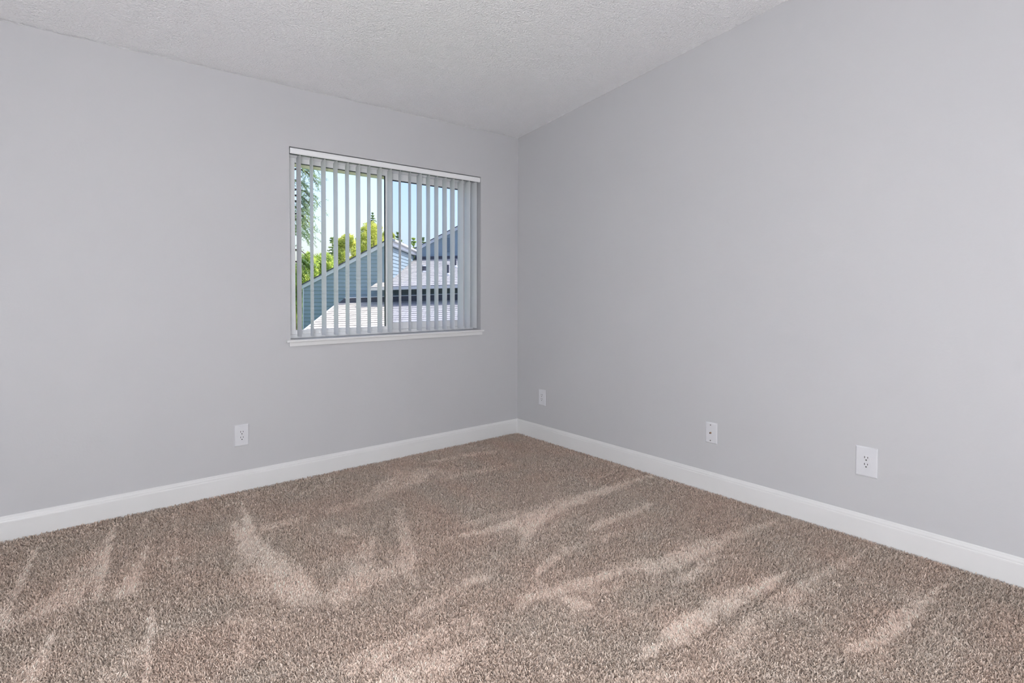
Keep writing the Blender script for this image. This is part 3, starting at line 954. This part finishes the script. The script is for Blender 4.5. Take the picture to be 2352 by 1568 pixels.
# back gable
DE = 27.3
egrp = empty('back_gable_wall', (0, 0, 0), 0, house)
def rakeE(u): return 561.0 - 0.515 * (u - 969.5) if u < 1130 else 561.0 - 0.515 * (1130 - 969.5) + 0.515 * (u - 1130)
hslab('wall_sheathing', [at(952, 596, DE), at(1300, 586, DE), at(1300, rakeE(1300) + 3, DE), at(1130, rakeE(1130) + 3, DE), at(952, rakeE(952) + 3, DE)], E2 * 0.2, M_SID, egrp)
for uu in np.arange(954.0, 1290, 9.5):
    hslab('siding_board', [at(uu, 590, DE - 0.02), at(uu + 9.35, 590, DE - 0.02), at(uu + 9.35, rakeE(uu + 9.35) + 6, DE - 0.02), at(uu, rakeE(uu) + 6, DE - 0.02)], E2 * 0.03, M_SID, egrp)
for (ua, ub) in ((945, 1130), (1130, 1300)):
    hslab('rake_board', [at(ua, rakeE(ua) + 8.0, DE - 0.12), at(ub, rakeE(ub) + 8.0, DE - 0.12), at(ub, rakeE(ub) + 0.6, DE - 0.12), at(ua, rakeE(ua) + 0.6, DE - 0.12)], E2 * 0.08, M_HTRIM, egrp)
    hslab('rake_shingle_edge', [at(ua, rakeE(ua) + 0.8, DE - 0.16), at(ub, rakeE(ub) + 0.8, DE - 0.16), at(ub, rakeE(ub) - 1.0, DE - 0.16), at(ua, rakeE(ua) - 1.0, DE - 0.16)], E2 * 3.0, M_CHAR, egrp)
hslab('base_flashing', [at(953, 596.5, DE - 0.1), at(1300, 586.5, DE - 0.1), at(1300, 580.5, DE - 0.1), at(953, 589.5, DE - 0.1)], E2 * 0.08, M_CHAR, egrp)
gv = hslab('gable_vent', [at(1022, 578, DE - 0.06), at(1038, 578, DE - 0.06), at(1038, 546, DE - 0.06), at(1022, 546, DE - 0.06)], E2 * 0.04, M_SIDGAP, egrp)
# shaded wall under the upper eave, dark band with a pale top line below it
hslab('shaded_wall', [at(858, 700, 20.9), at(1330, 686, 20.9), at(1330, 648, 20.9), at(858, 664, 20.9)], E2 * 0.2, M_SID)
for uu in (905, 918, 934, 950, 968, 986, 1004, 1022, 1040, 1058, 1076, 1100):
    dv = -0.033 * (uu - 905)
    hslab('wall_batten', [at(uu, 680 + dv, 20.87), at(uu + 2, 680 + dv, 20.87), at(uu + 2, 655 + dv, 20.87), at(uu, 655 + dv, 20.87)], E2 * 0.03, M_SID)
DF = 20.5
par = hslab('dark_band', [at(777, 696.5, DF), at(1330, 682, DF), at(1330, 664, DF), at(891, 680, DF), at(791.5, 684.5, DF)], E2 * 0.4, M_CHAR)
hslab('band_cap', [at(791.5, 685, DF - 0.03), at(1330, 664.5, DF - 0.03), at(1330, 663.2, DF - 0.03), at(791.5, 683.2, DF - 0.03)], E2 * 0.44, M_HTRIM)
# lower shingle roof running down towards us
rC = empty('lower_roof', (0, 0, 0), 0, house)
c_top0, c_top1 = at(778, 696, DF), at(1330, 681.5, DF)
c_17 = at(702, 757, 17.2)
dirc = (c_17 - c_top0) / (DF - 17.2)
dep = 5.0
c_bot0, c_bot1 = c_top0 + dirc * dep, c_top1 + dirc * dep
shingle_roof('lower_roof', c_bot0, c_bot1, c_top0, c_top1, 20, 40, rC)
rk = [c_bot0, c_top0]
hslab('rake_board', [rk[0] + np.array([0, 0, 0.02]), rk[1] + np.array([0, 0, 0.02]), rk[1] + np.array([0, 0, -0.18]), rk[0] + np.array([0, 0, -0.18])], -E1 * 0.05, M_HTRIM, rC)
g0_, g1_ = c_bot0, c_bot1
hslab('eave_gutter', [g0_, g1_, g1_ - np.array([0, 0, 0.15]), g0_ - np.array([0, 0, 0.15])], -E2 * 0.1, M_FASC, rC)
lw = [c_bot0 + E2 * 0.5 + E1 * 0.3, c_bot1 + E2 * 0.5]
zg = -3.0
hslab('lower_wall', [np.array([lw[0][0], lw[0][1], zg]), np.array([lw[1][0], lw[1][1], zg]), lw[1] - np.array([0, 0, 0.1]), lw[0] - np.array([0, 0, 0.1])], E2 * 0.2, M_SID)
le = [c_bot0 + E2 * 0.5 + E1 * 0.3, c_top0 + E1 * 0.3]
hslab('lower_wall', [np.array([le[0][0], le[0][1], zg]), np.array([le[1][0], le[1][1], zg]), le[1] - np.array([0, 0, 0.1]), le[0] - np.array([0, 0, 0.1])], E1 * 0.2, M_SID)
gwl, gwr = at(695.5, 834, DA), at(UA1, 834, DA)
hslab('lower_wall', [np.array([gwl[0], gwl[1], zg]), np.array([gwr[0], gwr[1], zg]), gwr, gwl], E2 * 0.25, M_SID)

# ------------------------------------------------------------------ ground outside
M_LAWN = mat_mottled('lawn', (0.10, 0.17, 0.04), (0.16, 0.24, 0.06), 2, 0.9, 0.1)
props(box('lawn', (-600, 600, 1.5, 900, -3.2, -3.0), M_LAWN), kind='structure', label='green lawn outside the house')

# ------------------------------------------------------------------ trees


def mat_leaf(name, c0, c1, c2):
    mt, nt, b = mat_base(name, c0, 0.6, 0.2)
    f = noise(nt, coords(nt), 2.2, 4, 0.65)
    colr = ramp(nt, f, [(0.3, c0), (0.5, c1), (0.7, c2)])
    nt.links.new(colr, b.inputs['Base Color'])
    tr = nt.nodes.new('ShaderNodeBsdfTranslucent')
    nt.links.new(colr, tr.inputs['Color'])
    mxs = nt.nodes.new('ShaderNodeMixShader'); mxs.inputs[0].default_value = 0.4
    nt.links.new(b.outputs[0], mxs.inputs[1]); nt.links.new(tr.outputs[0], mxs.inputs[2])
    nt.links.new(mxs.outputs[0], nt.nodes['Material Output'].inputs['Surface'])
    return mt


M_LIME = mat_leaf('lime_leaves', (0.36, 0.46, 0.10), (0.68, 0.70, 0.18), (0.90, 0.88, 0.32))
M_GRN = mat_leaf('green_leaves', (0.24, 0.38, 0.09), (0.56, 0.68, 0.17), (0.84, 0.86, 0.30))
M_CED = mat_leaf('cedar_needles', (0.22, 0.32, 0.24), (0.36, 0.48, 0.27), (0.62, 0.70, 0.34))
M_FIR = mat_leaf('fir_needles', (0.24, 0.34, 0.20), (0.38, 0.48, 0.22), (0.55, 0.62, 0.26))
M_BARK = mat_mottled('bark', (0.07, 0.055, 0.045), (0.13, 0.10, 0.08), 14, 0.9, 0.1)


def tube_mesh(name, pts, radii, mat, parent, seg=7):
    bm = bmesh.new()
    rings = []
    for i, p in enumerate(pts):
        p = Vector(p)
        d = Vector(pts[min(i + 1, len(pts) - 1)]) - Vector(pts[max(i - 1, 0)])
        q = d.to_track_quat('Z', 'Y')
        rings.append([bm.verts.new(p + q @ Vector((radii[i] * math.cos(2 * math.pi * k / seg), radii[i] * math.sin(2 * math.pi * k / seg), 0))) for k in range(seg)])
    for a, b_ in zip(rings, rings[1:]):
        for k in range(seg):
            bm.faces.new((a[k], a[(k + 1) % seg], b_[(k + 1) % seg], b_[k]))
    bm.faces.new(rings[0][::-1]); bm.faces.new(rings[-1])
    return from_bm(name, bm, mat, parent, True)


def leaf_cloud(name, centres, radii, counts, size, mat, parent, seed, squash=1.0):
    r_ = np.random.default_rng(seed)
    P = []
    for c, R_, n_ in zip(centres, radii, counts):
        d = r_.normal(size=(n_, 3)); d /= np.linalg.norm(d, axis=1)[:, None]
        rr = R_ * (0.35 + 0.65 * r_.random(n_) ** 0.6)
        P.append(np.array(c) + d * rr[:, None] * np.array([1, 1, squash]))
    P = np.concatenate(P)
    n_ = len(P)
    a = r_.normal(size=(n_, 3)); a /= np.linalg.norm(a, axis=1)[:, None]
    b_ = r_.normal(size=(n_, 3)); b_ -= (b_ * a).sum(1)[:, None] * a; b_ /= np.linalg.norm(b_, axis=1)[:, None]
    s = size * r_.uniform(0.6, 1.3, n_)[:, None]
    V_ = np.stack([P - a * s, P + b_ * s * 0.45, P + a * s, P - b_ * s * 0.45], 1).reshape(-1, 3)
    me = bpy.data.meshes.new(name)
    me.vertices.add(len(V_)); me.vertices.foreach_set('co', V_.ravel())
    me.loops.add(n_ * 4); me.loops.foreach_set('vertex_index', np.arange(n_ * 4, dtype=np.int32))
    me.polygons.add(n_); me.polygons.foreach_set('loop_start', np.arange(n_, dtype=np.int32) * 4)
    me.update(calc_edges=True)
    me.materials.append(mat)
    o = link(name, me, parent)
    o['kind'] = 'stuff'
    return o


def broadleaf(px, py_top, depth, width, mat, label, seed, blobs=150, leaves=230, size=0.068):
    top = at(px, py_top, depth)
    base = np.array([top[0], top[1], -3.0])
    t_ = props(empty('broadleaf_tree', tuple(base)), label, 'tree', 'trees beyond the house')
    h = top[2] + 3.0
    r_ = np.random.default_rng(seed)
    tube_mesh('trunk', [(0, 0, -0.05), (0.05, 0, h * 0.25), (0, 0.08, h * 0.55)], [0.22, 0.17, 0.10], M_BARK, t_)
    cs, rs, ns = [], [], []
    for k in range(blobs):
        zf = 1.0 if k == 0 else r_.uniform(0.25, 1.0)
        wv = width * math.sqrt(max(0.02, 1 - max(0.0, (zf - 0.45) / 0.58) ** 2))
        th = r_.uniform(0, 2 * math.pi); rr = 0.15 * wv if k == 0 else wv * r_.random() ** 0.5
        R_ = r_.uniform(0.10, 0.26) * width + 0.10
        cs.append((rr * math.cos(th), rr * math.sin(th), zf * h - R_)); rs.append(R_); ns.append(leaves)
        if k % 9 == 0:
            tube_mesh('branch', [(0, 0.06, h * 0.45), (cs[-1][0] * 0.5, cs[-1][1] * 0.5, (h * 0.45 + cs[-1][2]) / 2 + 0.2), cs[-1]], [0.07, 0.045, 0.02], M_BARK, t_, 5)
    leaf_cloud('foliage', cs, rs, ns, size, mat, t_, seed)
    return t_


def fir(px, py_top, depth, width, label, seed, mat=M_FIR):
    top = at(px, py_top, depth)
    base = np.array([top[0], top[1], -3.0])
    h = top[2] + 3.0
    t_ = props(empty('fir_tree', tuple(base)), label, 'tree', 'trees beyond the house')
    tube_mesh('trunk', [(0, 0, -0.05), (0, 0, h * 0.5), (0, 0, h)], [0.20, 0.12, 0.015], M_BARK, t_)
    r_ = np.random.default_rng(seed)
    cs, rs, ns = [(0, 0, h - 0.1)], [0.06], [10]
    z = h - 0.12
    while z > h * 0.5:
        wv = min(width, 0.10 + (h - z) * 0.34) * r_.uniform(0.75, 1.15)
        for _ in range(4 if z > h - 1.0 else 6):           # a whorl of uneven drooping branches
            th = r_.uniform(0, 2 * math.pi); ln = wv * r_.uniform(0.45, 1.25)
            for q in np.linspace(0.15, 1.0, 5):
                cs.append((ln * q * math.cos(th), ln * q * math.sin(th), z + 0.10 * q - 0.28 * q * q * ln + r_.normal(0, 0.02)))
                rs.append(0.045 + 0.05 * (1 - q)); ns.append(9)
        z -= r_.uniform(0.16, 0.30)
    leaf_cloud('foliage', cs, rs, ns, 0.075, mat, t_, seed, 0.7)
    return t_


broadleaf(852, 506, 45, 1.75, M_LIME, 'tall yellow-green leafy tree rising behind the gable', 11, 200)
broadleaf(796, 535, 39, 1.25, M_LIME, 'rounded yellow-green tree left of the tall leafy one', 12)
broadleaf(745, 577, 34.5, 0.95, M_GRN, 'low lime tree in the middle left of the window', 13)
broadleaf(707, 578, 30.5, 0.85, M_GRN, 'bright green tree at the left end of the gable', 14)
broadleaf(890, 528, 51, 1.2, M_LIME, 'yellow-green tree at the ridge of the gable', 15)
fir(856, 488, 56, 1.0, 'grey-green fir tip poking above the tall leafy tree', 16)
fir(764, 545, 51, 0.55, 'thin dark fir in the gap between the leafy trees', 17)
fir(914, 533, 40, 0.45, 'faint fir behind the sunlit side wall', 18)
fir(950, 546, 45, 0.75, 'small fir beside the back gable rake', 19, M_GRN)
fir(972, 545, 58, 0.6, 'thin fir tip rising over the back gable rake', 20)

# weeping cedar close to the window on the left
CK = 11.0 / 14.0                               # nearer than the eave of the lower roof
cb = np.array([at(668, 700, 11.0)[0], at(668, 700, 11.0)[1], -3.0])
ced = props(empty('cedar_tree', tuple(cb)), 'dark weeping cedar with hanging sprays at the left of the window', 'tree')
hc = 8.2
tube_mesh('trunk', [(0, 0, -0.05), (0.01, 0, 3), (-0.01, 0.02, 6), (0, 0, hc)], [0.14, 0.11, 0.07, 0.02], M_BARK, ced, 10)
r_ = np.random.default_rng(21)
right = np.array([math.cos(YAW - 0.45), -math.sin(YAW - 0.45), 0])
VQ, FQ = [], []


def spray(p, length, nrm_dir):
    """hanging spray: a drooping line of narrow needle leaves"""
    q = np.array(p, float)
    steps = max(4, int(length / 0.028))
    dirv = np.array(nrm_dir, float)
    for s in range(steps):
        dirv = dirv * 0.93 + np.array([0, 0, -1.0]) * 0.07
        q = q + dirv / np.linalg.norm(dirv) * 0.03
        for _ in range(6):
            a = r_.normal(size=3) * 0.7 + dirv * 0.6 + np.array([0, 0, -0.5]); a /= np.linalg.norm(a)
            b_ = np.cross(a, r_.normal(size=3)); b_ /= np.linalg.norm(b_) + 1e-9
            L_ = r_.uniform(0.02, 0.05)
            i = len(VQ)
            VQ.extend([q, q + a * L_ * 0.5 + b_ * 0.005, q + a * L_, q + a * L_ * 0.5 - b_ * 0.005])
            FQ.append((i, i + 1, i + 2, i + 3))


# boughs: height above ground at the trunk, reach to the right, droop
BOUGHS = [(7.75, 0.55), (7.60, 0.40), (7.40, 0.58), (7.25, 0.36), (7.10, 0.62), (6.80, 0.34), (6.60, 0.60), (6.45, 0.42), (6.30, 0.30), (6.15, 0.38),
          (6.00, 0.58), (5.85, 0.34), (5.70, 0.40), (5.55, 0.30), (5.10, 0.26), (4.80, 0.24)]
for hz, reach in BOUGHS:
    hz, reach = 4.19 + (hz - 4.19) * CK, reach * CK + 0.10
    for rep in range(3):
        th = r_.normal(0, 0.5) if rep < 2 else r_.uniform(1.5, 4.7)
        dv = right * math.cos(th) + E2 * math.sin(th)
        rc_ = reach * r_.uniform(0.8, 1.05)
        pts = []
        for s in np.linspace(0, 1, 6):
            pts.append(dv * rc_ * s + np.array([0, 0, hz + 0.10 * math.sin(s * 2.4) - 0.30 * s * s * rc_ / 0.5]))
        tube_mesh('bough', pts, [0.022, 0.018, 0.014, 0.010, 0.007, 0.004], M_BARK, ced, 5)
        for s in np.linspace(0.2, 1, 12 if hz > 5.0 else 3):
            k = s * 5
            i = min(4, int(k))
            p = pts[i] * (1 - (k - i)) + pts[i + 1] * (k - i)
            spray(p, r_.uniform(0.12, 0.28), dv * 0.5 + r_.normal(size=3) * 0.35)
o = mesh('needle_sprays', VQ, FQ, M_CED, ced)
o['kind'] = 'stuff'
